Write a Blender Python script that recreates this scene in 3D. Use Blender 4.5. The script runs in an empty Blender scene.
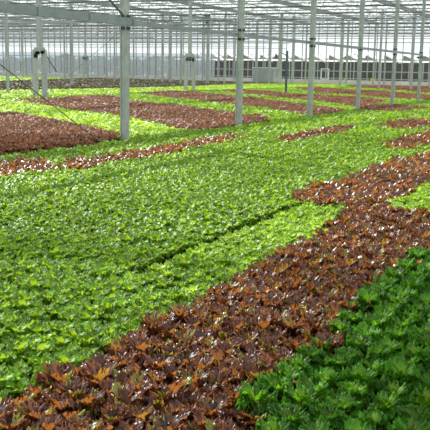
import bpy, math, random
import numpy as np
from mathutils import Matrix, Vector
random.seed(7); rng = np.random.default_rng(11)
R = math.radians
D = bpy.data; COL = bpy.context.scene.collection
# greenhouse grid: s runs along the gutters, t across them; camera stands over s=0,t=0
DX, DY = 0.42889746, 0.90335318
YAW = math.atan2(DY, DX)            # direction of s in world
def W(s, t, z=0.0): return Vector((s*DX - t*DY, s*DY + t*DX, z))
CAMZ = 2.0; PITCH = R(10.08); ROLL = R(1.03); FPX = 822.0
def proj(X, Y, Z):
    dz = Z-CAMZ
    d = Y*math.cos(PITCH)-dz*math.sin(PITCH); up = Y*math.sin(PITCH)+dz*math.cos(PITCH)
    u = FPX*X/d; v = -FPX*up/d; c, s = math.cos(ROLL), math.sin(ROLL)
    return 215+u*c-v*s, 215+u*s+v*c, d
# colour patches of the crop as polygons in greenhouse metres (s, t); later ones win
PATCHES = [["Y", [[49.7, 41.78], [62.55, 40.24], [79.24, 40.86], [98.85, 43.68], [106.71, 38.27], [111.97, 33.56], [96.82, 29.0], [82.83, 30.81], [72.35, 31.96], [63.8, 32.9], [54.28, 32.24], [48.08, 30.93], [38.79, 30.79], [36.43, 30.64]]], ["Y", [[37.61, 31.63], [35.87, 29.28], [34.59, 26.95], [32.45, 24.21], [29.36, 20.55], [28.32, 18.22], [25.02, 14.18], [23.11, 12.15], [21.67, 11.83], [19.65, 12.15], [20.7, 13.32], [23.13, 16.27], [24.82, 18.8], [26.38, 21.2], [27.04, 22.76]]], ["Y", [[114.32, 102.72], [117.05, 98.32], [119.97, 98.48], [107.64, 85.34], [102.0, 74.39], [77.98, 65.52], [73.8, 66.34]]], ["O", [[72.47, 66.6], [77.98, 65.52], [102.0, 74.39], [125.15, 80.49], [153.23, 79.04], [139.73, 61.77], [125.95, 45.19], [98.85, 43.68], [79.24, 40.86], [62.55, 40.24], [49.7, 41.78], [46.95, 43.18]]], ["M", [[27.89, 26.84], [27.04, 22.76], [26.38, 21.2], [24.82, 18.8], [23.13, 16.27], [20.7, 13.32], [19.65, 12.15], [18.51, 11.91], [17.33, 11.54], [15.48, 11.57], [13.72, 11.58], [11.99, 11.59]]], ["M", [[36.43, 29.74], [38.82, 30.77], [40.06, 29.88], [44.38, 31.05], [48.08, 30.93], [41.31, 25.14], [39.23, 22.04], [37.69, 19.68], [34.68, 16.77], [33.22, 14.94], [32.52, 14.02], [32.69, 13.39], [29.94, 11.97], [26.44, 11.77], [24.64, 11.91], [22.9, 12.04], [25.29, 14.21], [27.34, 16.75], [29.19, 19.0], [29.58, 20.71], [32.45, 24.21], [34.8, 27.11]]], ["M", [[54.35, 32.19], [61.98, 33.86], [61.99, 31.96], [58.01, 28.08], [54.5, 24.3], [50.3, 20.38], [46.63, 17.26], [44.57, 15.41], [40.91, 12.37], [38.83, 11.54], [34.34, 11.63], [35.02, 12.7], [39.38, 15.94], [39.89, 17.78], [43.35, 20.97], [45.64, 23.83], [47.52, 26.71]]], ["M", [[68.22, 32.62], [72.35, 31.96], [71.33, 28.92], [64.75, 23.98], [63.21, 21.21], [62.06, 17.93], [56.08, 13.88], [51.94, 12.98], [43.5, 12.27], [50.48, 16.92], [51.88, 19.21], [57.75, 23.41], [60.35, 26.65]]], ["M", [[85.52, 31.7], [92.71, 30.78], [84.34, 24.4], [81.08, 20.06], [74.31, 15.64], [70.59, 12.13], [60.64, 10.4], [59.17, 12.43], [60.76, 15.05], [65.31, 18.46], [69.46, 23.32]]], ["M", [[105.38, 31.58], [121.41, 30.16], [138.7, 23.95], [77.89, 13.4], [78.89, 15.4], [91.13, 22.62], [95.13, 26.92]]], ["M", [[41.26, 12.05], [46.84, 12.62], [49.63, 12.03], [47.1, 9.88], [47.01, 9.13], [44.88, 8.72], [40.83, 9.63], [40.36, 10.76]]], ["R", [[11.48, 11.1], [12.5, 10.55], [13.1, 10.68], [13.52, 10.43], [13.0, 9.84], [13.02, 9.5], [13.88, 9.92], [15.03, 9.77], [17.18, 9.73], [19.26, 9.91], [21.89, 9.99], [21.82, 9.48], [19.53, 9.05], [17.71, 9.03], [15.68, 8.88], [14.46, 9.11], [12.8, 8.91], [12.6, 9.19], [12.1, 9.34], [11.18, 9.45], [9.81, 9.49]]], ["R", [[21.85, 8.44], [23.55, 8.59], [26.54, 8.51], [28.02, 8.59], [28.36, 7.97], [25.5, 7.58], [23.28, 7.67], [20.65, 7.61], [21.12, 8.07]]], ["R", [[29.41, 7.6], [34.02, 7.63], [35.27, 6.83], [38.86, 5.3], [34.45, 4.69], [29.92, 5.77], [27.96, 6.09], [28.25, 6.75]]], ["R", [[21.23, 5.33], [23.23, 5.38], [25.69, 5.34], [27.94, 5.38], [36.97, 5.04], [28.07, 3.79], [22.75, 4.36], [20.82, 4.43], [20.2, 4.8]]], ["R", [[2.47, 3.0], [3.52, 3.02], [3.97, 3.0], [4.49, 2.97], [5.17, 2.98], [6.07, 3.01], [6.78, 2.95], [8.02, 2.98], [9.38, 3.02], [10.48, 3.07], [11.12, 3.16], [11.33, 3.35], [11.16, 3.99], [12.18, 4.34], [13.09, 4.28], [14.64, 4.22], [16.73, 4.2], [20.24, 3.87], [32.7, 3.0], [13.93, 1.2], [8.82, 1.63], [8.47, 1.72], [7.94, 1.61], [7.7, 1.77], [7.31, 1.71], [6.73, 1.7], [6.41, 1.62], [5.98, 1.73], [5.51, 1.67], [5.14, 1.6], [5.1, 1.75], [4.81, 1.73], [4.5, 1.66], [4.25, 1.77], [3.91, 1.63], [3.71, 1.67], [3.34, 1.56], [1.56, 0.71], [1.17, 1.5]]], ["Y", [[11.53, 2.85], [12.58, 2.9], [14.72, 2.78], [20.2, 2.25], [12.08, 1.29], [11.27, 2.11], [11.27, 2.59], [11.38, 2.75]]], ["Y", [[5.6, 3.0], [9.38, 3.02], [10.3, 3.1], [11.2, 3.5], [11.3, 3.96], [5.6, 3.96]]], ["C", [[13.32, 1.14], [8.82, 1.63], [8.47, 1.72], [7.94, 1.61], [7.7, 1.77], [7.31, 1.71], [6.73, 1.7], [6.41, 1.62], [5.98, 1.73], [5.51, 1.67], [5.14, 1.6], [5.1, 1.75], [4.81, 1.73], [4.5, 1.66], [4.25, 1.77], [3.91, 1.63], [3.71, 1.67], [3.34, 1.56], [1.56, 0.71], [1.9, 0.05]]]]

# ------------------------------------------------------------------ materials
def nodes(name):
    m = D.materials.new(name); m.use_nodes = True; nt = m.node_tree; nt.nodes.clear()
    out = nt.nodes.new('ShaderNodeOutputMaterial'); return m, nt, out
def ramp(nt, stops):
    r = nt.nodes.new('ShaderNodeValToRGB'); e = r.color_ramp.elements
    while len(e) < len(stops): e.new(0.5)
    for el, (p, c) in zip(e, stops): el.position = p; el.color = (*c, 1)
    return r
def leaf_material(name, inner, mid, edge, trans, rough, spec, tmix, alt=None):
    m, nt, out = nodes(name); N = nt.nodes.new; L = nt.links.new
    at = N('ShaderNodeAttribute'); at.attribute_name = 'leaf'
    sp = N('ShaderNodeSeparateColor'); L(at.outputs['Color'], sp.inputs[0])
    oi = N('ShaderNodeObjectInfo')
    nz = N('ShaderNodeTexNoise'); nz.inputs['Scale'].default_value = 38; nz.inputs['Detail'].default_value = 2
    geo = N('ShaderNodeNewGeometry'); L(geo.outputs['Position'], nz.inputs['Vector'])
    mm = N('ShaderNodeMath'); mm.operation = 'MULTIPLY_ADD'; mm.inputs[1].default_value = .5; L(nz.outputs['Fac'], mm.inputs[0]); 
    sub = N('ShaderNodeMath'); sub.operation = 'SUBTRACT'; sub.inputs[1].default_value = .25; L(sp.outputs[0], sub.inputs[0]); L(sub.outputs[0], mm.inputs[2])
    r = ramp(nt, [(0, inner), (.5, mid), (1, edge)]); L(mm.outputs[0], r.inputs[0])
    # per-leaf difference in hue and value
    hs = N('ShaderNodeHueSaturation'); L(r.outputs[0], hs.inputs['Color'])
    v = N('ShaderNodeMapRange'); v.inputs[3].default_value = .45; v.inputs[4].default_value = 1.5; L(sp.outputs[1], v.inputs[0]); L(v.outputs[0], hs.inputs['Value'])
    col = hs.outputs[0]
    if alt:
        mx = N('ShaderNodeMix'); mx.data_type = 'RGBA'; L(col, mx.inputs[6]); mx.inputs[7].default_value = (*alt, 1)
        st = N('ShaderNodeMapRange'); st.inputs[1].default_value = .8; st.inputs[2].default_value = .95; L(sp.outputs[2], st.inputs[0]); 
        L(st.outputs[0], mx.inputs[0]); col = mx.outputs[2]
    b = N('ShaderNodeBsdfPrincipled'); L(col, b.inputs['Base Color']); b.inputs['Roughness'].default_value = rough
    b.inputs['Specular IOR Level'].default_value = spec
    tr = N('ShaderNodeBsdfTranslucent')
    tm = N('ShaderNodeMix'); tm.data_type = 'RGBA'; tm.inputs[0].default_value = .6; L(col, tm.inputs[6]); tm.inputs[7].default_value = (*trans, 1); L(tm.outputs[2], tr.inputs[0])
    ms = N('ShaderNodeMixShader'); ms.inputs[0].default_value = tmix; L(b.outputs[0], ms.inputs[1]); L(tr.outputs[0], ms.inputs[2])
    L(ms.outputs[0], out.inputs[0]); return m
def plain(name, c1, c2=None, scale=3, rough=.5, metal=0, spec=.5, bump=0):
    m, nt, out = nodes(name); N = nt.nodes.new; L = nt.links.new
    b = N('ShaderNodeBsdfPrincipled'); b.inputs['Roughness'].default_value = rough; b.inputs['Metallic'].default_value = metal
    b.inputs['Specular IOR Level'].default_value = spec
    tc = N('ShaderNodeTexCoord'); nz = N('ShaderNodeTexNoise'); nz.inputs['Scale'].default_value = scale; nz.inputs['Detail'].default_value = 5
    L(tc.outputs['Object'], nz.inputs['Vector'])
    r = ramp(nt, [(.3, c1), (.7, c2 or c1)]); L(nz.outputs['Fac'], r.inputs[0]); L(r.outputs[0], b.inputs['Base Color'])
    if bump:
        bp = N('ShaderNodeBump'); bp.inputs['Strength'].default_value = bump; L(nz.outputs['Fac'], bp.inputs['Height']); L(bp.outputs[0], b.inputs['Normal'])
    L(b.outputs[0], out.inputs[0]); return m
def glass(name, tint, white, fac, dif=(.9,.93,.93)):
    m, nt, out = nodes(name); N = nt.nodes.new; L = nt.links.new
    t = N('ShaderNodeBsdfTransparent'); t.inputs[0].default_value = (*tint, 1)
    d = N('ShaderNodeBsdfTranslucent'); d.inputs[0].default_value = (*dif, 1)
    mx = N('ShaderNodeMixShader'); mx.inputs[0].default_value = white; L(t.outputs[0], mx.inputs[1]); L(d.outputs[0], mx.inputs[2])
    g = N('ShaderNodeBsdfGlossy'); g.inputs['Roughness'].default_value = .05
    m2 = N('ShaderNodeMixShader'); m2.inputs[0].default_value = fac; L(mx.outputs[0], m2.inputs[1]); L(g.outputs[0], m2.inputs[2])
    L(m2.outputs[0], out.inputs[0]); return m
M = dict(
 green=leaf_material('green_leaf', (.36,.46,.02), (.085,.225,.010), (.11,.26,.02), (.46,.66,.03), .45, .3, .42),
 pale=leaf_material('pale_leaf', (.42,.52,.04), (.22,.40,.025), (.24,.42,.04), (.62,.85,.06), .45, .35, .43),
 curly=leaf_material('curly_leaf', (.24,.38,.010), (.045,.175,.008), (.085,.27,.022), (.22,.56,.015), .45, .25, .40),  # lighter edge colour paints the highlight along the frilly rims
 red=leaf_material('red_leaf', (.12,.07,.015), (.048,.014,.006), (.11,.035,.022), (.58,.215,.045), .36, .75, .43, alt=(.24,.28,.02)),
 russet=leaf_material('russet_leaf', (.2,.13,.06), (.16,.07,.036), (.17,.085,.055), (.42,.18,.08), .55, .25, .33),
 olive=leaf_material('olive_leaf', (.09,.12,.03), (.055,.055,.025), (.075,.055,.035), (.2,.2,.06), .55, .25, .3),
 post=plain('galvanised_post', (.36,.40,.375), (.48,.52,.49), 6, .6, .1),
 post_green=plain('weathered_post', (.30,.36,.31), (.44,.49,.43), 5, .6, .1),
 beam=plain('galvanised_beam', (.20,.25,.235), (.29,.34,.32), 2, .5, .2),
 bar=plain('aluminium_bar', (.34,.37,.36), (.44,.47,.46), 1, .45, .2),
 dark=plain('dark_metal', (.015,.018,.015), (.045,.045,.035), 9, .5, .3),
 darkpost=plain('blue_grey_post', (.07,.11,.13), (.11,.15,.17), 5, .5, .2),
 cable=plain('steel_cable', (.10,.11,.11), (.16,.17,.17), 9, .8, 0, .1),
 floor=plain('dark_bed_floor', (.018,.020,.014), (.045,.040,.030), 5, .9, 0, .2, .3),
 pale_floor=plain('concrete', (.42,.42,.38), (.52,.52,.47), .6, .9),
 soil=plain('outside_ground', (.10,.12,.05), (.17,.17,.10), .4, .95),
 sheet=glass('white_translucent_sheet', (.9,.92,.92), .8, .02, (.97,.98,.98)),
 white2=glass('white_shade_sheet', (.9,.92,.92), .97, .02, (1,1,1)),
 dark_backing=plain('grey_backing', (.10,.11,.11), (.2,.21,.2), 2, .8),
 white=plain('white_sheet', (.74,.77,.76), (.85,.87,.86), 2, .5),
 frost=glass('frosted_panel', (.55,.61,.66), .5, .04, (.30,.35,.38)),
 pane=glass('clear_pane', (.93,.95,.95), .015, .02),
 roofglass=glass('roof_pane', (.97,.98,.98), .12, .0),
 bark=plain('bark', (.06,.05,.04), (.11,.09,.07), 4, .9),
 trap=plain('sticky_yellow', (.85,.72,.04), (.9,.8,.06), 3, .6),
 tree=leaf_material('tree_leaf', (.05,.07,.03), (.04,.06,.03), (.03,.045,.02), (.08,.1,.03), .6, .2, .2),
 moss=plain('moss', (.05,.06,.03), (.09,.09,.05), 30, .9),
)

# ------------------------------------------------------------------ mesh helpers
class MB:
    def __init__(s): s.v = []; s.f = []
    def box(s, c, ax, ay, az):          # centre and three half-axis vectors
        b = len(s.v); c = Vector(c)
        for i in (-1, 1):
            for j in (-1, 1):
                for k in (-1, 1): s.v.append(c+ax*i+ay*j+az*k)
        for q in ((0,1,3,2),(4,6,7,5),(0,4,5,1),(2,3,7,6),(0,2,6,4),(1,5,7,3)): s.f.append([b+i for i in q])
        return s
    def bar(s, a, b, w, h=None, up=(0,0,1)):
        a = Vector(a); b = Vector(b); d = b-a; L = d.length; d = d/L; h = h or w
        up = Vector(up)
        if abs(d.dot(up)) > .98: up = Vector((DX, DY, 0))
        x = d.cross(up).normalized(); y = x.cross(d).normalized()
        return s.box((a+b)/2, d*(L/2), x*(w/2), y*(h/2))
    def tube(s, a, b, r, n=8):
        a = Vector(a); b = Vector(b); d = (b-a).normalized(); up = Vector((0,0,1)) if abs(d.z) < .9 else Vector((1,0,0))
        x = d.cross(up).normalized(); y = x.cross(d); o = len(s.v)
        for p in (a, b):
            for i in range(n): s.v.append(p+x*r*math.cos(i*2*math.pi/n)+y*r*math.sin(i*2*math.pi/n))
        for i in range(n): s.f.append([o+i, o+(i+1) % n, o+n+(i+1) % n, o+n+i])
        s.f.append([o+i for i in range(n)][::-1]); s.f.append([o+n+i for i in range(n)]); return s
    def quad(s, *p): b = len(s.v); s.v += [Vector(q) for q in p]; s.f.append([b+i for i in range(len(p))]); return s
    def build(s, name, mat, parent=None, loc=None):
        me = D.meshes.new(name); o = Vector(loc) if loc is not None else Vector((0,0,0))
        me.from_pydata([tuple(v-o) for v in s.v], [], s.f); me.materials.append(mat); me.update()
        ob = D.objects.new(name, me); COL.objects.link(ob)
        if parent: ob.parent = parent
        if loc is not None: ob.location = (o - parent.location) if parent else o
        elif parent: ob.location = -parent.location
        return ob
def tag(o, label, cat, group=None, kind=None):
    if label: o['label'] = label
    if cat: o['category'] = cat
    if group: o['group'] = group
    if kind: o['kind'] = kind
    return o
def thing(name, label, cat, loc, group=None):
    o = D.objects.new(name, None); COL.objects.link(o); o.location = loc; o.empty_display_size = .1
    return tag(o, label, cat, group)
def struct(o): o['kind'] = 'structure'; return o
S1 = Vector((DX, DY, 0)); T1 = Vector((-DY, DX, 0)); Z1 = Vector((0, 0, 1))
ORD = ['first','second','third','fourth','fifth','sixth','seventh','eighth','ninth','tenth','eleventh','twelfth','thirteenth','fourteenth','fifteenth','sixteenth','seventeenth','eighteenth','nineteenth','twentieth']
def ordn(i):
    if i < 20: return ORD[i]
    tens = ['twent','thirt','fort','fift','sixt','sevent','eight','ninet'][(i+1)//10-2]
    return tens+'ieth' if (i+1) % 10 == 0 else tens+'y-'+ORD[(i+1) % 10-1]

# ------------------------------------------------------------------ lettuce leaves (numpy)
def leaf(rg, az, tilt, curl, L, Wd, ruf, nr, nu, nv, root=.01, z0=.0, lobes=0, cup=.25, crump=.004, heart=0):
    """one ruffled leaf: grid nu x nv; returns verts, faces, attribute"""
    u = np.linspace(0, 1, nu)[:, None]*np.ones((1, nv)); v = np.linspace(-1, 1, nv)[None, :]*np.ones((nu, 1))
    u = u**.85
    w = Wd*(.2+.8*np.clip(u/.62, 0, 1)**.8)*np.sqrt(np.clip(1-(np.clip(u-.62, 0, 1)/.43)**2, .1, 1))
    if lobes: w = w*(1+.22*np.sin(u*lobes*np.pi*2+rg.random()*6))
    ph = tilt+curl*u**1.6                     # angle from the vertical along the midrib
    du = L/(nu-1)
    du = np.diff(u, axis=0, prepend=0)*L; r = root+np.cumsum(np.sin(ph)*du, 0); z = z0+np.cumsum(np.cos(ph)*du, 0)
    ed = np.clip(np.maximum(np.abs(v)**1.6, u**3.5), 0, 1)
    th = np.arctan2(v*1.0, (u-.4)*1.2); p1, p2, p3, p4, p5 = rg.random(5)*6.28
    wob = ruf*ed*(np.sin(nr*th+p1)+.6*np.sin(nr*2.1*th+p2)*ed)
    fz = ruf*.55*ed**2*np.sin(nr*3.3*th+p4+9*u)
    wob = wob + fz + crump*(np.sin(7*u+p3+2*v)*np.sin(4*v+p4)+.7*np.sin(13*u+p5)*np.sin(7*v+p2))
    side = v*w
    lift = cup*w*v*v
    nrm_r = np.cos(ph); nrm_z = -np.sin(ph)
    rr = r - nrm_r*lift + nrm_r*wob; zz = z - nrm_z*lift - nrm_z*wob
    side = side+(wob*.12+fz*.6)*np.sign(v)
    ca, sa = math.cos(az), math.sin(az)
    P = np.stack([rr*ca-side*sa, rr*sa+side*ca, np.maximum(zz, .004)], -1).reshape(-1, 3)
    idx = np.arange(nu*nv).reshape(nu, nv)
    F = np.stack([idx[:-1, :-1], idx[:-1, 1:], idx[1:, 1:], idx[1:, :-1]], -1).reshape(-1, 4)
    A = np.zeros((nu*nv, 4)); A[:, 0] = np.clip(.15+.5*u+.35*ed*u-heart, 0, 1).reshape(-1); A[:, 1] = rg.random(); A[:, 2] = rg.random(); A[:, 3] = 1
    return P, F, A
def join(parts):
    o = 0; P = []; F = []; A = []
    for p, f, a in parts: P.append(p); F.append(f+o); A.append(a); o += len(p)
    return np.concatenate(P), np.concatenate(F), np.concatenate(A)
def make_head(kind, seed, lod):
    rg = np.random.default_rng(seed*17+3); L = []
    def U(a, b): return a+(b-a)*rg.random()
    nu, nv = {0: (13, 23), 1: (6, 9), 2: (4, 5), 3: (3, 3)}[lod]
    cnt = {0: 1, 1: .85, 2: .55, 3: .34}[lod]; big = {0: 1, 1: 1.05, 2: 1.2, 3: 1.5}[lod]
    if kind == 'curly':
        n = int(36*cnt); x = 2 if lod == 0 else 0
        for i in range(n):
            q = i/n
            L.append(leaf(rg, i*2.4+U(-.3,.3), 1.0-.95*q+U(-.12,.12), 1.7-.5*q+U(-.4,.5), U(.10,.145), U(.03,.044)*big, U(.012,.018), 11, nu+x, nv+2*x, z0=.02+.06*q, cup=-.1, crump=.009, heart=.25*q*q))
    elif kind in ('red', 'russet'):
        n = int(34*cnt)
        for i in range(n):
            q = i/n
            L.append(leaf(rg, i*2.4+U(-.4,.4), 1.05-.95*q+U(-.3,.3), U(.7,2.0), U(.085,.15), U(.024,.042)*big, U(.012,.018), 9, nu, nv, z0=.01+.04*q, lobes=2, cup=.2, crump=.008))
    elif kind in ('green', 'pale'):
        n = int(23*cnt)
        for i in range(n):
            q = i/n
            L.append(leaf(rg, i*2.4+U(-.4,.4), 1.05-.95*q+U(-.25,.25), U(.7,2.0), U(.10,.145), U(.034,.048)*big, U(.009,.014), 9, nu, nv, z0=.01+.04*q, cup=.2, crump=.007, heart=.15*q))
    else:
        for i in range(6): L.append(leaf(rg, i*2.4, U(.3,.9), U(.3,1), U(.13,.18), U(.05,.065)*big, .01, 5, nu, nv))
    return join(L)
HEADS = {(k, l): [make_head(k, i, l) for i in range({0: 7, 1: 7, 2: 6, 3: 6}[l])] for k in ('curly','red','russet','green','pale','olive') for l in (0, 1, 2, 3)}
def np_mesh(name, P, F, A, mat, smooth=True):
    me = D.meshes.new(name); me.vertices.add(len(P)); me.vertices.foreach_set('co', P.astype(np.float32).ravel())
    n = len(F); me.loops.add(n*4); me.loops.foreach_set('vertex_index', F.astype(np.int32).ravel())
    me.polygons.add(n); me.polygons.foreach_set('loop_start', np.arange(0, n*4, 4, dtype=np.int32))
    try: me.polygons.foreach_set('loop_total', np.full(n, 4, np.int32))
    except Exception: pass
    me.polygons.foreach_set('use_smooth', np.full(n, smooth))
    at = me.color_attributes.new('leaf', 'FLOAT_COLOR', 'POINT'); at.data.foreach_set('color', A.astype(np.float32).ravel())
    me.materials.append(mat); me.update(calc_edges=True); return me

# ------------------------------------------------------------------ planting plan
def inside(P, x, y):
    c = np.zeros(len(x), bool); n = len(P)
    for i in range(n):
        x1, y1 = P[i]; x2, y2 = P[(i+1) % n]
        if y1 == y2: continue
        k = ((y1 > y) != (y2 > y)) & (x < (x2-x1)*(y-y1)/(y2-y1)+x1); c ^= k
    return c
def lattice(step_s, step_t, smin, smax, tmin, tmax):
    s = np.arange(smin, smax, step_s); t = np.arange(tmin, tmax, step_t)
    ti, si = np.meshgrid(np.arange(len(t)), np.arange(len(s)), indexing='ij')
    S = s[si]+(ti % 2)*step_s*.5; T = t[ti]; return S.ravel(), T.ravel(), ti.ravel()
KEY = {'R': 'red', 'M': 'russet', 'Y': 'pale', 'C': 'curly', 'O': 'olive', 'G': 'green'}
plants = {k: [] for k in KEY.values()}        # rows of (s, t, row, depth, scale)
def sow(step_s, step_t, d0, d1, jit, want, sc, tmin=-12., tmax=105.):
    S, T, TI = lattice(step_s, step_t, 0., 124., tmin, tmax)
    Y = S*DY+T*DX; X = S*DX-T*DY
    k = (Y >= d0) & (Y < d1) & (np.abs(X) < .2615*Y*1.12+1.6) & (S < 117.5)
    k &= ~((T > 11.56) & (T < 11.92)) & ~((T > 3.94) & (T < 4.07) & (S > 6.6) & (S < 11.3))
    S, T, TI = S[k], T[k], TI[k]
    kind = np.full(len(S), 'G')
    js = S+rng.normal(0, .02, len(S)); jt = T+rng.normal(0, .02, len(S))
    for c, P in PATCHES: kind[inside(P, js, jt)] = c
    # the pale crop thins out towards the near end of its strip
    z = (kind == 'Y') & (T > 2.9) & (T < 4.2) & (S < 12); kind[z & (rng.random(len(S)) > np.clip((S-5.6)/3.2, 0, 1))] = 'G'
    k = np.isin(kind, want); S, T, TI, kind = S[k], T[k], TI[k], kind[k]
    S = S+rng.normal(0, jit, len(S)); T = T+rng.normal(0, jit, len(S))
    for s, t, ti, c in zip(S, T, TI, kind): plants[KEY[c]].append((s, t, ti, s*DY+t*DX, sc*random.uniform(.86, 1.14)))
NEAR = 42.
sow(.235, .215, 2.0, NEAR, .012, ['C'], 1.0, tmin=-12.0+.12, tmax=6)
sow(.19, .175, 2.0, NEAR, .022, ['R'], 1.05)
sow(.2, .19, 12.0, NEAR, .022, ['M'], 1.1)
sow(.165, .155, 2.0, 18, .018, ['G', 'Y', 'O'], .82)
sow(.21, .20, 18, NEAR, .02, ['G', 'Y', 'O'], .98)
sow(.36, .34, NEAR, 140, .04, ['G', 'Y', 'R', 'M', 'O', 'C'], 1.7)

INDIV = {'curly': 140, 'red': 300, 'green': 300, 'pale': 300, 'russet': 300, 'olive': 0}
GROUP = {'curly': 'dark green curly lettuces in the corner bed', 'red': 'red leaf lettuces in the wide foreground band', 'russet': 'russet lettuces in the big patch left of the nearest column', 'green': 'bright green lettuces left of the red band', 'pale': 'pale yellow-green lettuces around the red band'}
NAME = {'curly': 'curly_lettuce', 'red': 'red_lettuce', 'russet': 'russet_lettuce', 'green': 'green_lettuce', 'pale': 'pale_lettuce', 'olive': 'olive_lettuce'}
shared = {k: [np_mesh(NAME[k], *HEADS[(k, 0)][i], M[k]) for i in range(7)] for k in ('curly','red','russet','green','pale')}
for kind, rows in plants.items():
    rows.sort(key=lambda r: r[0]**2+r[1]**2)
    ind = []; rest = []
    for r in rows:
        w = W(r[0], r[1], .12); x, y, d = proj(*w)
        if len(ind) < INDIV[kind] and -12 < x < 442 and y < 450 and (kind != 'curly' or d < 15) and (kind != 'pale' or d < 22): ind.append(r)
        else: rest.append(r)
    # ordinal of the row across the bed and of the head along the row
    rws = {}
    for r in ind: rws.setdefault((r[2], r[1] < 3.0 if kind == 'pale' else 0), []).append(r)
    keys = sorted(rws, key=lambda k: np.mean([q[1] for q in rws[k]]))
    if kind == 'curly': keys = keys[::-1]
    cnt = {True: 0, False: 0, 0: 0}
    for key in keys:
        row = sorted(rws[key], key=lambda q: q[0]); ri = cnt[key[1]]; cnt[key[1]] += 1
        for n, (s, t, ti, d, sc) in enumerate(row):
            o = D.objects.new(NAME[kind], random.choice(shared[kind])); COL.objects.link(o)
            o.location = W(s, t, 0); o.rotation_euler = (0, 0, random.uniform(0, 6.28)); o.scale = (sc, sc, sc*random.uniform(.88, 1.15))
            a, b = ordn(n), ordn(ri)
            lab = {'curly': f'dark green curly lettuce head, {a} from the front in the {b} row beside red lettuce',
                   'red': f'red leaf lettuce, {a} from the front in the {b} row from the curly bed',
                   'russet': f'pinkish brown lettuce at the left, {a} in the {b} row of its patch',
                   'green': f'bright green lettuce, {a} from the front in the {b} row beyond the red band',
                   'pale': (f'pale yellow-green lettuce right of the red band, {a} in its {b} row' if key[1] else f'pale yellow-green lettuce left of the red band, {a} in its {b} row')}[kind]
            tag(o, lab, 'lettuce', GROUP[kind])
    if not rest: continue
    Ps, Fs, As = [], [], []; off = 0
    rest.sort(key=lambda r: r[3])
    for (s, t, ti, d, sc) in rest:
        lod = 0 if d < 4.6 else (1 if d < 12 else (2 if d < 26 else 3))
        P, F, A = random.choice(HEADS[(kind, lod)])
        a = random.uniform(0, 6.28); ca, sa = math.cos(a)*sc, math.sin(a)*sc; w = W(s, t, 0)
        zs = min(sc, 1.15)*random.uniform(.88, 1.15)*(1 if d < 10 else 1.18)
        Q = np.empty_like(P); Q[:, 0] = P[:, 0]*ca-P[:, 1]*sa+w.x; Q[:, 1] = P[:, 0]*sa+P[:, 1]*ca+w.y; Q[:, 2] = P[:, 2]*zs
        Ps.append(Q); Fs.append(F+off); As.append(A); off += len(P)
    me = np_mesh(NAME[kind]+'_field', np.concatenate(Ps), np.concatenate(Fs), np.concatenate(As), M[kind])
    o = D.objects.new(NAME[kind]+'_field', me); COL.objects.link(o)
    LAB = {'curly': 'rest of the dark green curly lettuce crop at the right edge', 'red': 'rest of the dark red lettuce, in the wide band and the narrow near patches', 'russet': 'pinkish brown lettuce of the middle and far patches reaching the far wall', 'green': 'rest of the bright green lettuce carpet across the greenhouse floor', 'pale': 'rest of the pale yellow-green lettuce strips between the far red patches', 'olive': 'olive brown lettuce strips in the distance before the far glass wall'}
    tag(o, LAB[kind], 'lettuce', kind='stuff')
    print(kind, 'individual', len(ind), 'rest', len(rest), 'faces', len(me.polygons))

# ------------------------------------------------------------------ floor and ground
f = MB(); f.quad(W(-6,-30), W(122,-30), W(122,112), W(-6,112)); struct(f.build('floor', M['floor']))
f = MB(); f.box(W(119.6, 41, .03), S1*1.6, T1*70, Z1*.03); struct(f.build('trim_1', M['pale_floor']))   # pale path along the far wall
f = MB(); f.quad(W(122,-160,-.02), W(420,-160,-.02), W(420,300,-.02), W(122,300,-.02)); struct(f.build('ground', M['soil']))

# ------------------------------------------------------------------ columns
def column(s, t, top, w, label, mat, group=None, clamp=None, depth=None, moss=False, plate=True):
    base = W(s, t, 0); c = thing('steel_column', label, 'column', base, group); dp = depth or w*.7
    m = MB(); m.box(W(s, t, top/2), S1*(dp/2), T1*(w/2), Z1*(top/2))
    # folded flange lips make the profile read as a channel
    for q in (-1, 1): m.box(W(s-dp/2-.012, t+q*w*.42, top/2), S1*.012, T1*(w*.08), Z1*(top/2))
    m.build('shaft', mat, c)
    if plate: MB().box(W(s, t, .015), S1*(dp*.9), T1*(w*.9), Z1*.015).build('base_plate', M['post'], c)
    if clamp:
        m = MB()
        for z in clamp: m.box(W(s, t, z), S1*(dp/2+.02), T1*(w/2+.02), Z1*.045)
        tag(m.build('clamp', M['dark'], c), 'dark clamp', None)
    return c
ORDA = ['nearest stout grey column, standing left of the picture centre among the lettuces', 'second stout column of the near row, left of the middle', 'third stout column of the near row receding to the right', 'fourth stout column of the near row receding to the right', 'fifth stout column of the near row receding to the right', 'sixth column of the near row, close to the right edge']
ORDA[0] = 'nearest stout grey column, beside the end of the first red patch'
ORDA[1] = 'second nearest stout grey column, just right of the picture centre'
for k in range(6):
    column((19.19, 26.36, 33.83, 41.6, 49.26, 56.99)[k], (11.87, 11.66, 11.64, 11.74, 11.8, 11.87)[k], 8.9, .2, ORDA[k], M['post_green'], 'stout columns of the near row', clamp=(3.32, 3.02) if k != 3 else (3.1,))
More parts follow.
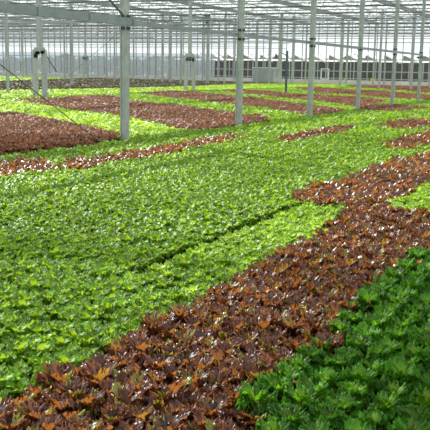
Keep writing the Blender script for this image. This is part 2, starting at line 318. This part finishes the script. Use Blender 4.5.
def portal(s, t, w, zb, top, label, gap=.78, sc=1.0):
    c = thing('split_column', label, 'column', W(s, t, 0), 'columns that stand on two legs')
    px = Vector((1, 0, 0))*gap/2*sc
    b = W(s, t, 0)
    for q in (-1, 1):
        m = MB(); m.bar(b+px*q, b+px*q+Z1*zb, w, w*.8); m.build('leg', M['post'], c)
    m = MB(); m.bar(b+Z1*(zb-.1), b+Z1*top, w*.95, w*.8); m.build('shaft', M['post'], c)
    m = MB(); m.bar(b-px*1.15+Z1*zb, b+px*1.15+Z1*zb, w*1.1, w*.9)
    m.quad(b-px*1.1+Z1*zb, b-px*.1+Z1*(zb+.45), b+px*.1+Z1*(zb+.45), b+px*1.1+Z1*zb)
    m.build('bracket', M['post'], c)
    m = MB()
    for i in range(9):
        p = b+px*random.uniform(-.9, .9)+Z1*(zb-.12-random.random()*.35); m.box(p-Vector((0,w*.45,0)), Vector((.09,0,.02)), Vector((0,.05,0)), Vector((-.02,0,.07)))
    tag(m.build('clamp', M['moss'], c), 'dark rusty clamp between the legs', None)
    return c
portal(40.9, 31.3, .26, 2.95, 8.9, 'two-legged column at the left, its legs ending in a red patch', gap=.55)
portal(64.5, 33.3, .27, 3.1, 8.9, 'two-legged column left of the centre, standing in green behind red lettuce', gap=.68)
portal(112.8, 77.2, .28, 3.6, 8.9, 'small distant two-legged column at the left beside the far path', gap=.7)
FAR = [(69.13, 48.96, .28, 'slim grey column at the left, third tallest behind the two-legged one'),
       (45.38, 37.46, .17, 'thin grey column near the left edge, its foot in pale green lettuce'),
       (100.4, 54.87, .36, 'slim column between the nearest column and the central two-legged one'),
       (96.45, 47.2, .33, 'slim column carrying the dark fan, right of the central two-legged one'),
       (99.0, 38.2, .33, 'slim distant column midway between the second and third stout columns')]
for s, t, w, lab in FAR: column(s, t, 8.9, w, lab, M['post'], 'slim columns behind the near row', plate=False)
m = column(66.0, 24.9, 3.6, .16, 'short dark blue-grey post standing alone at the end of the green strip', M['darkpost'], plate=False)
def at_px(px, s):          # t on the grid line s that lies in picture direction px (horizon level)
    a = math.atan((px-215)/835.); X = math.tan(a); # X/Y
    # X=s*DX-t*DY ; Y=s*DY+t*DX
    return s*(DX-X*DY)/(DY+X*DX)
n = 0
for px, s, w in [(20,102,.3),(62,94,.2),(104,109,.26),(112,94,.2),(131,98,.2),(145,109,.22),(153,101,.22),(160,94,.3),(178.5,94,.26),(200,109,.24),(216,109,.24),(222,94,.22),(232,109,.2),(254,109,.24),(266.7,109,.34),(290,102,.3),(303,113,.22),(338,102,.34),(344,113,.28),(371,109,.24),(377,94,.26),(382,113,.22),(409,94,.34),(428,102,.26)]:
    t = at_px(px, s); column(s, t, 8.9, w*.9, 'thin distant column, %s from the left of those before the far wall' % ordn(n), M['post'], 'thin distant columns', plate=False); n += 1
# hanging fan on the slim column
fs, ft = 95.9, 47.2
fn = thing('circulation_fan', 'dark round fan mounted high on a slim column', 'fan', W(fs, ft, 8.34))
fz = 8.34
fn.location = W(fs, ft, fz)
# blades, shroud and bracket of the fan, facing the camera
ax = Vector((0, -1, 0)); fc = W(fs, ft, fz)
m = MB(); rr = .52
for i in range(20):
    a0, a1 = i*math.pi/10, (i+1)*math.pi/10
    p = lambda a, y, r: fc+Vector((math.cos(a)*r, y, math.sin(a)*r))
    m.quad(p(a0,-.25,rr), p(a1,-.25,rr), p(a1,.2,rr), p(a0,.2,rr)); m.quad(p(a0,-.25,rr), p(a1,-.25,rr), p(a1,-.25,rr*.86), p(a0,-.25,rr*.86))
m.build('shroud', M['dark'], fn)
for i in range(4):
    a = i*math.pi/2+.5; r = Vector((math.cos(a), 0, math.sin(a))); q = Vector((-math.sin(a), .4, math.cos(a)))
    MB().box(fc+r*.26, r*.22, q*.17, Vector((0,.012,0))).build('blade', M['dark'], fn)
MB().tube(fc-Vector((0,.22,0)), fc+Vector((0,.3,0)), .26, 14).build('motor', M['dark'], fn)
MB().bar(fc+Vector((0,.1,-.1)), fc+Vector((0,.1,-.9)), .22, .14).build('bracket', M['dark'], fn)

# ------------------------------------------------------------------ beams, cables
b = MB(); b.bar(W(9, 11.55, 3.17), W(19.1, 11.55, 3.17), .1, .19)
for i in range(6): b.bar(W(9+i*2, 11.49, 3.28), W(9+i*2, 11.49, 3.06), .03)
tag(b.build('tie_beam', M['beam']), 'thick grey beam meeting the nearest column from the left edge', 'beam')
for k in range(5):
    b = MB(); SA = (19.19, 26.36, 33.83, 41.6, 49.26, 56.99); b.bar(W(SA[k]+.1, 11.74, 3.17), W(SA[k+1]-.1, 11.74, 3.17), .07, .12)
    tag(b.build('tie_beam', M['beam']), 'thin grey tie beam between the %s and %s columns of the near row' % (ORD[k], ORD[k+1]), 'beam')
def cable(a, b_, r, lab, name='brace_cable'):
    m = MB(); m.tube(a, b_, r, 6); return tag(m.build(name, M['cable']), lab, 'cable', 'bracing cables at the left')
cable(W(13.0, 11.72, 2.5), W(17.7, 11.72, .12), .011, 'dark diagonal cable running down to the right over the lettuces at left')
cable(W(18.9, 11.72, 3.0), W(14.0, 11.72, .62), .006, 'diagonal cable rising right to the clamp of the nearest column')
cable(W(17.4, 11.72, 4.1), W(18.95, 11.72, 3.3), .03, 'short diagonal strut meeting the nearest column above its clamp', 'brace_strut')
cable(W(41.0, 31.2, 3.0), W(46.0, 33.8, 1.6), .03, 'thin cable slanting right from the clamp of the left two-legged column')
cable(W(40.6, 31.5, .3), W(45.2, 37.4, 2.4), .025, 'thin cable slanting left from the foot of the left two-legged column')
GH = 8.9
G = [21.5+10.25*k for k in range(-3, 9)]
for i, t in enumerate(G):
    b = MB(); b.bar(W(-4, t, GH), W(120.8, t, GH), .34, .34)
    for q in (-1, 1): b.bar(W(-4, t+q*.2, GH+.14), W(120.8, t+q*.2, GH+.14), .03, .1)
    o = b.build('gutter', M['beam']); lab = {2: 'grey roof gutter above the near row of stout columns', 3: 'long grey roof gutter crossing the top right corner', 5: 'long grey roof gutter running from top left of centre to the right edge'}.get(i, 'grey roof gutter, %s from the right, in the dense roof framework' % ordn(i))
    tag(o, lab, 'gutter', 'roof gutters')
# trusses across the house, face on to the camera
TR = [19.19+7.56*k for k in range(-2, 14)]
for i, s in enumerate(TR):
    t0, t1 = (-10, 45) if s < 45 else (0, 104)
    c = thing('roof_truss', ('lattice roof truss, %s from the far wall' % ordn(len(TR)-1-i)), 'truss', W(s, t0, 7.6), 'lattice trusses under the roof')
    MB().bar(W(s, t0, 8.2), W(s, t1, 8.2), .07, .09).build('top_chord', M['beam'], c)
    MB().bar(W(s, t0, 7.35), W(s, t1, 7.35), .07, .09).build('bottom_chord', M['beam'], c)
    m = MB(); n = int((t1-t0)/1.28)
    for j in range(n):
        a, b2 = t0+j*1.28, t0+(j+.5)*1.28
        m.bar(W(s, a, 7.35), W(s, b2, 8.2), .035); m.bar(W(s, b2, 8.2), W(s, a+1.28, 7.35), .035)
    m.build('web', M['beam'], c)
    if s > 30:
        # folded screen bundle and a pipe hung just below each truss
        b = MB(); n = int((t1-t0)/1.7)
        for j in range(n):
            a = t0+j*1.7; b.bar(W(s+.6, a, 7.15+random.uniform(-.03,.03)), W(s+.6, a+1.7, 7.1+random.uniform(-.03,.03)), .09, .09)
        tag(b.build('folded_screen', M['bar']), 'folded shade screen hung along the %s truss from the far wall' % ordn(len(TR)-1-i), 'screen', 'folded shade screens')
        b = MB(); b.tube(W(s+3.4, t0, 6.75), W(s+3.4, t1, 6.75), .045, 6)
        for j in range(int((t1-t0)/5)): b.bar(W(s+3.4, t0+j*5, 6.75), W(s+3.4, t0+j*5, 8.7), .02)
        tag(b.build('pipe', M['cable']), 'thin pipe hung under the roof before the %s truss from the far wall' % ordn(len(TR)-1-i), 'pipe', 'hanging pipes')
for i, s in enumerate(TR):
    if s < 55: continue
    b = MB()
    for ds, z in ((1.2, 5.0), (2.6, 5.75), (5.2, 6.3)):
        b.bar(W(s+ds, 42, z), W(s+ds, 103, z), .07, .07)
        for j in range(8): b.bar(W(s+ds, 42.5+j*8.5, z), W(s+ds, 42.5+j*8.5, 8.7), .03)
    if s+5.2 < 120: tag(b.build('hanging_rail', M['bar']), 'thin grey rails hung under the roof at the left before the %s truss' % ordn(len(TR)-1-i), 'rail', 'hanging rails at the left')
# ceiling: zigzag glass roof with glazing bars
def roof_z(t):
    q = ((t-G[0]) % 5.125)/5.125; return GH+.16+1.25*(1-abs(2*q-1))
b = MB(); g = MB(); t = G[0]
while t < 103:
    tm, te = t+2.5625, t+5.125
    for a, e in ((t, tm), (tm, te)):
        za, ze = (GH+.16, GH+1.41) if a == t else (GH+1.41, GH+.16)
        g.quad(W(-4, a, za), W(121, a, za), W(121, e, ze), W(-4, e, ze))
        s = -4
        while s <= 121: b.bar(W(s, a, za), W(s, e, ze), .035, .04); s += 2.52
    b.bar(W(-4, tm, GH+1.41), W(121, tm, GH+1.41), .08, .1)
    b.bar(W(-4, te, GH+.16), W(121, te, GH+.16), .1, .12)
    t = te
struct(b.build('trim_2', M['bar'])); struct(g.build('ceiling', M['roofglass']))
# ------------------------------------------------------------------ far wall
WS = 121.0
struct(MB().box(W(WS, 41, .35), S1*.08, T1*64, Z1*.35).build('baseboard_back', M['pale_floor']))
b = MB(); t = -8
while t <= 104:
    b.bar(W(WS, t, .7), W(WS, t, GH+.3), .1, .16, up=S1); t += 1.28
for z in (2.0, 3.75, 6.2, 8.9): b.bar(W(WS, -10, z), W(WS, 104, z), .1, .12)
struct(b.build('wall_back', M['bar']))
struct(MB().quad(W(WS+.05, -10, .7), W(WS+.05, 58, .7), W(WS+.05, 58, 9), W(WS+.05, -10, 9)).build('window_1', M['pane']))
struct(MB().quad(W(WS+.05, 58, .7), W(WS+.05, 104, .7), W(WS+.05, 104, 4.4), W(WS+.05, 58, 4.4)).build('window_2', M['frost']))
struct(MB().quad(W(WS+.05, 58, 4.4), W(WS+.05, 104, 4.4), W(WS+.05, 104, 9), W(WS+.05, 58, 9)).build('window_4', M['pane']))
# side wall far left
b = MB(); s = 60
while s <= 121: b.bar(W(s, 104, 0), W(s, 104, 9), .1, .1); s += 2.5
struct(b.build('wall_left', M['bar'])); struct(MB().quad(W(55,104.1,0), W(121,104.1,0), W(121,104.1,9), W(55,104.1,9)).build('window_3', M['frost']))
# low neighbouring building with a white zigzag roof, beyond the right half of the far wall
nb = thing('low_building', 'low building with white zigzag roof and dark open bays beyond the far wall', 'building', W(125, 2, 0))
b = MB(); t = -6
while t <= 66:
    b.bar(W(124.5, t, 0), W(124.5, t, 3.55), .14); t += 2.1
for z in (.9, 2.0, 3.5): b.bar(W(124.5, -6, z), W(124.5, 66, z), .12, .13)
b.build('frame', M['bar'], nb)
b = MB(); gb = MB(); t = -6
while t < 66:
    # one broad tilted white sheet per bay, leaning against the next
    b.box(W(125.3, t+1.1, 4.1), S1*1.0, (T1*1.15+Z1*.65), (Z1*.9-T1*.4)*.04)
    gb.box(W(126.4, t+2.1, 4.0), S1*.05, T1*.75, Z1*.42)  # dark grey block added behind each white sheet, standing in for dark trees
    b.box(W(124.3, t+.95, 4.1), S1*.04, (T1*1.1+Z1*.6), (Z1*.3+T1*.0))
    b.box(W(124.3, t+1.45, 3.52), S1*.06, T1*1.45, Z1*.1); t += 2.92
b.build('roof', M['white2'], nb); gb.build('dark_backing', M['dark_backing'], nb)
b = MB(); b.box(W(134, 30, 1.7), S1*.1, T1*36, Z1*1.7); b.build('back_wall', M['dark'], nb)
o = MB()
dt = at_px(322, 124); o.bar(W(124.2, dt-.6, .7), W(124.2, dt-.6, 2.3), .14); o.bar(W(124.2, dt+.6, .7), W(124.2, dt+.6, 2.3), .14); o.bar(W(124.2, dt-.65, 2.3), W(124.2, dt+.65, 2.3), .14); o.bar(W(124.2, dt-.6, .75), W(124.2, dt+.6, .75), .12)
tag(o.build('door_frame', M['white'], nb), 'white door frame', None)
# pale cabinet by the far wall
ct = at_px(262, 118.6); c0 = W(118.6, ct, 0)
cb = thing('storage_tank', 'pale grey ribbed tank standing before the far wall, right of centre', 'tank', c0)
MB().box(c0+Z1*1.15, S1*.7, T1*1.65, Z1*1.09).build('body', M['bar'], cb)
m = MB()
for i in range(7): m.box(c0-S1*.73+T1*(-1.5+.5*i)+Z1*1.15, S1*.03, T1*.05, Z1*1.05)
m.build('rib', M['post'], cb)
MB().box(c0+Z1*2.3, S1*.78, T1*1.75, Z1*.06).build('lid', M['white'], cb)
# yellow sticky traps on sticks
for px, s, sz, lab in [(239.5, 112, .42, 'small yellow sticky trap behind the second stout column'), (343, 113, .36, 'small yellow sticky trap left of the fourth stout column'), (370.5, 111, .5, 'small yellow sticky trap right of the fourth stout column'), (160, 116, .3, 'tiny pale yellow trap far off, right of the nearest column')]:
    t = at_px(px, s); p = W(s, t, 0); c = thing('sticky_trap', lab, 'insect trap', p, 'yellow sticky traps')
    MB().tube(p, p+Z1*.9, .02, 6).build('stick', M['bar'], c)
    MB().box(p+Z1*.82, Vector((sz/2,0,0)), Vector((0,.015,0)), Z1*sz*.62).build('card', M['trap'], c)
# trees and shrubs outside
def tree(px, s, h, w, lab):
    t = at_px(px, s); p = W(s, t, -.02); c = thing('tree', lab, 'tree', p, 'trees beyond the glass')
    m = MB(); m.tube(p, p+Z1*h*.6, w*.05, 7)
    for i in range(5):
        a = i*1.3; m.tube(p+Z1*h*.35, p+Z1*h*.7+Vector((math.cos(a)*w*.3, math.sin(a)*w*.3, 0)), w*.02, 5)
    m.build('trunk', M['bark'], c)
    n = 420; pts = []; F = []; A = []
    for i in range(n):
        v = rng.normal(0, 1, 3); v /= np.linalg.norm(v); q = np.array([p.x, p.y, h*.55])+v*np.array([w*.5, w*.5, h*.45])*rng.random()**.4
        a = rng.normal(0, 1, 3); a /= np.linalg.norm(a); bb = np.cross(a, v); bb /= np.linalg.norm(bb)+1e-6; z = w*.09
        k = len(pts); pts += [q-a*z-bb*z*.6, q+a*z-bb*z*.4, q+a*z*.8+bb*z, q-a*z*.7+bb*z*.8]; F.append([k, k+1, k+2, k+3]); A += [[rng.random()*.5+.3, rng.random(), 0, 1]]*4
    P = np.array(pts); P[:, 2] = np.maximum(P[:, 2], .05)
    me = np_mesh('crown', P, np.array(F), np.array(A), M['tree'], False); o = D.objects.new('crown', me); COL.objects.link(o); o.parent = c; o.location = -c.location
for i in range(26):
    px = -10+i*18; s = (138, 146)[i % 2]
    tree(px, s, random.uniform(3.9, 5.0) if px > 215 else random.uniform(3.6, 4.3), random.uniform(4.0, 5.2), 'grey-green tree outside beyond the far glass, %s from the left' % ordn(i))

# ------------------------------------------------------------------ light and camera
w = D.worlds.new('World'); bpy.context.scene.world = w; w.use_nodes = True; nt = w.node_tree; nt.nodes.clear()
out = nt.nodes.new('ShaderNodeOutputWorld'); bg = nt.nodes.new('ShaderNodeBackground'); bg.inputs[0].default_value = (.93, .97, 1, 1); bg.inputs[1].default_value = 1.25
nt.links.new(bg.outputs[0], out.inputs[0])
sl = D.lights.new('sun', 'SUN'); sl.energy = 10.0; sl.angle = R(2.4); sl.color = (1, .96, .88)
so = D.objects.new('sun', sl); COL.objects.link(so)
el, az = R(36.7), R(-38)               # azimuth measured from straight ahead, negative = left
dirv = Vector((math.sin(az)*math.cos(el), math.cos(az)*math.cos(el), math.sin(el)))
so.rotation_euler = dirv.to_track_quat('Z', 'Y').to_euler()
cam = D.cameras.new('camera'); co = D.objects.new('camera', cam); COL.objects.link(co)
cam.sensor_width = 36; cam.lens = 822/430*36; cam.clip_end = 800; cam.clip_start = .05
co.matrix_world = Matrix.Translation((0, 0, CAMZ)) @ Matrix.Rotation(math.pi/2-PITCH, 4, 'X') @ Matrix.Rotation(ROLL, 4, 'Z')
sc = bpy.context.scene; sc.camera = co
sc.view_settings.view_transform = 'Standard'; sc.view_settings.look = 'None'; sc.view_settings.gamma = 1; sc.view_settings.use_curve_mapping = False
sc.view_settings.exposure = 0
sc.cycles.transparent_max_bounces = 16
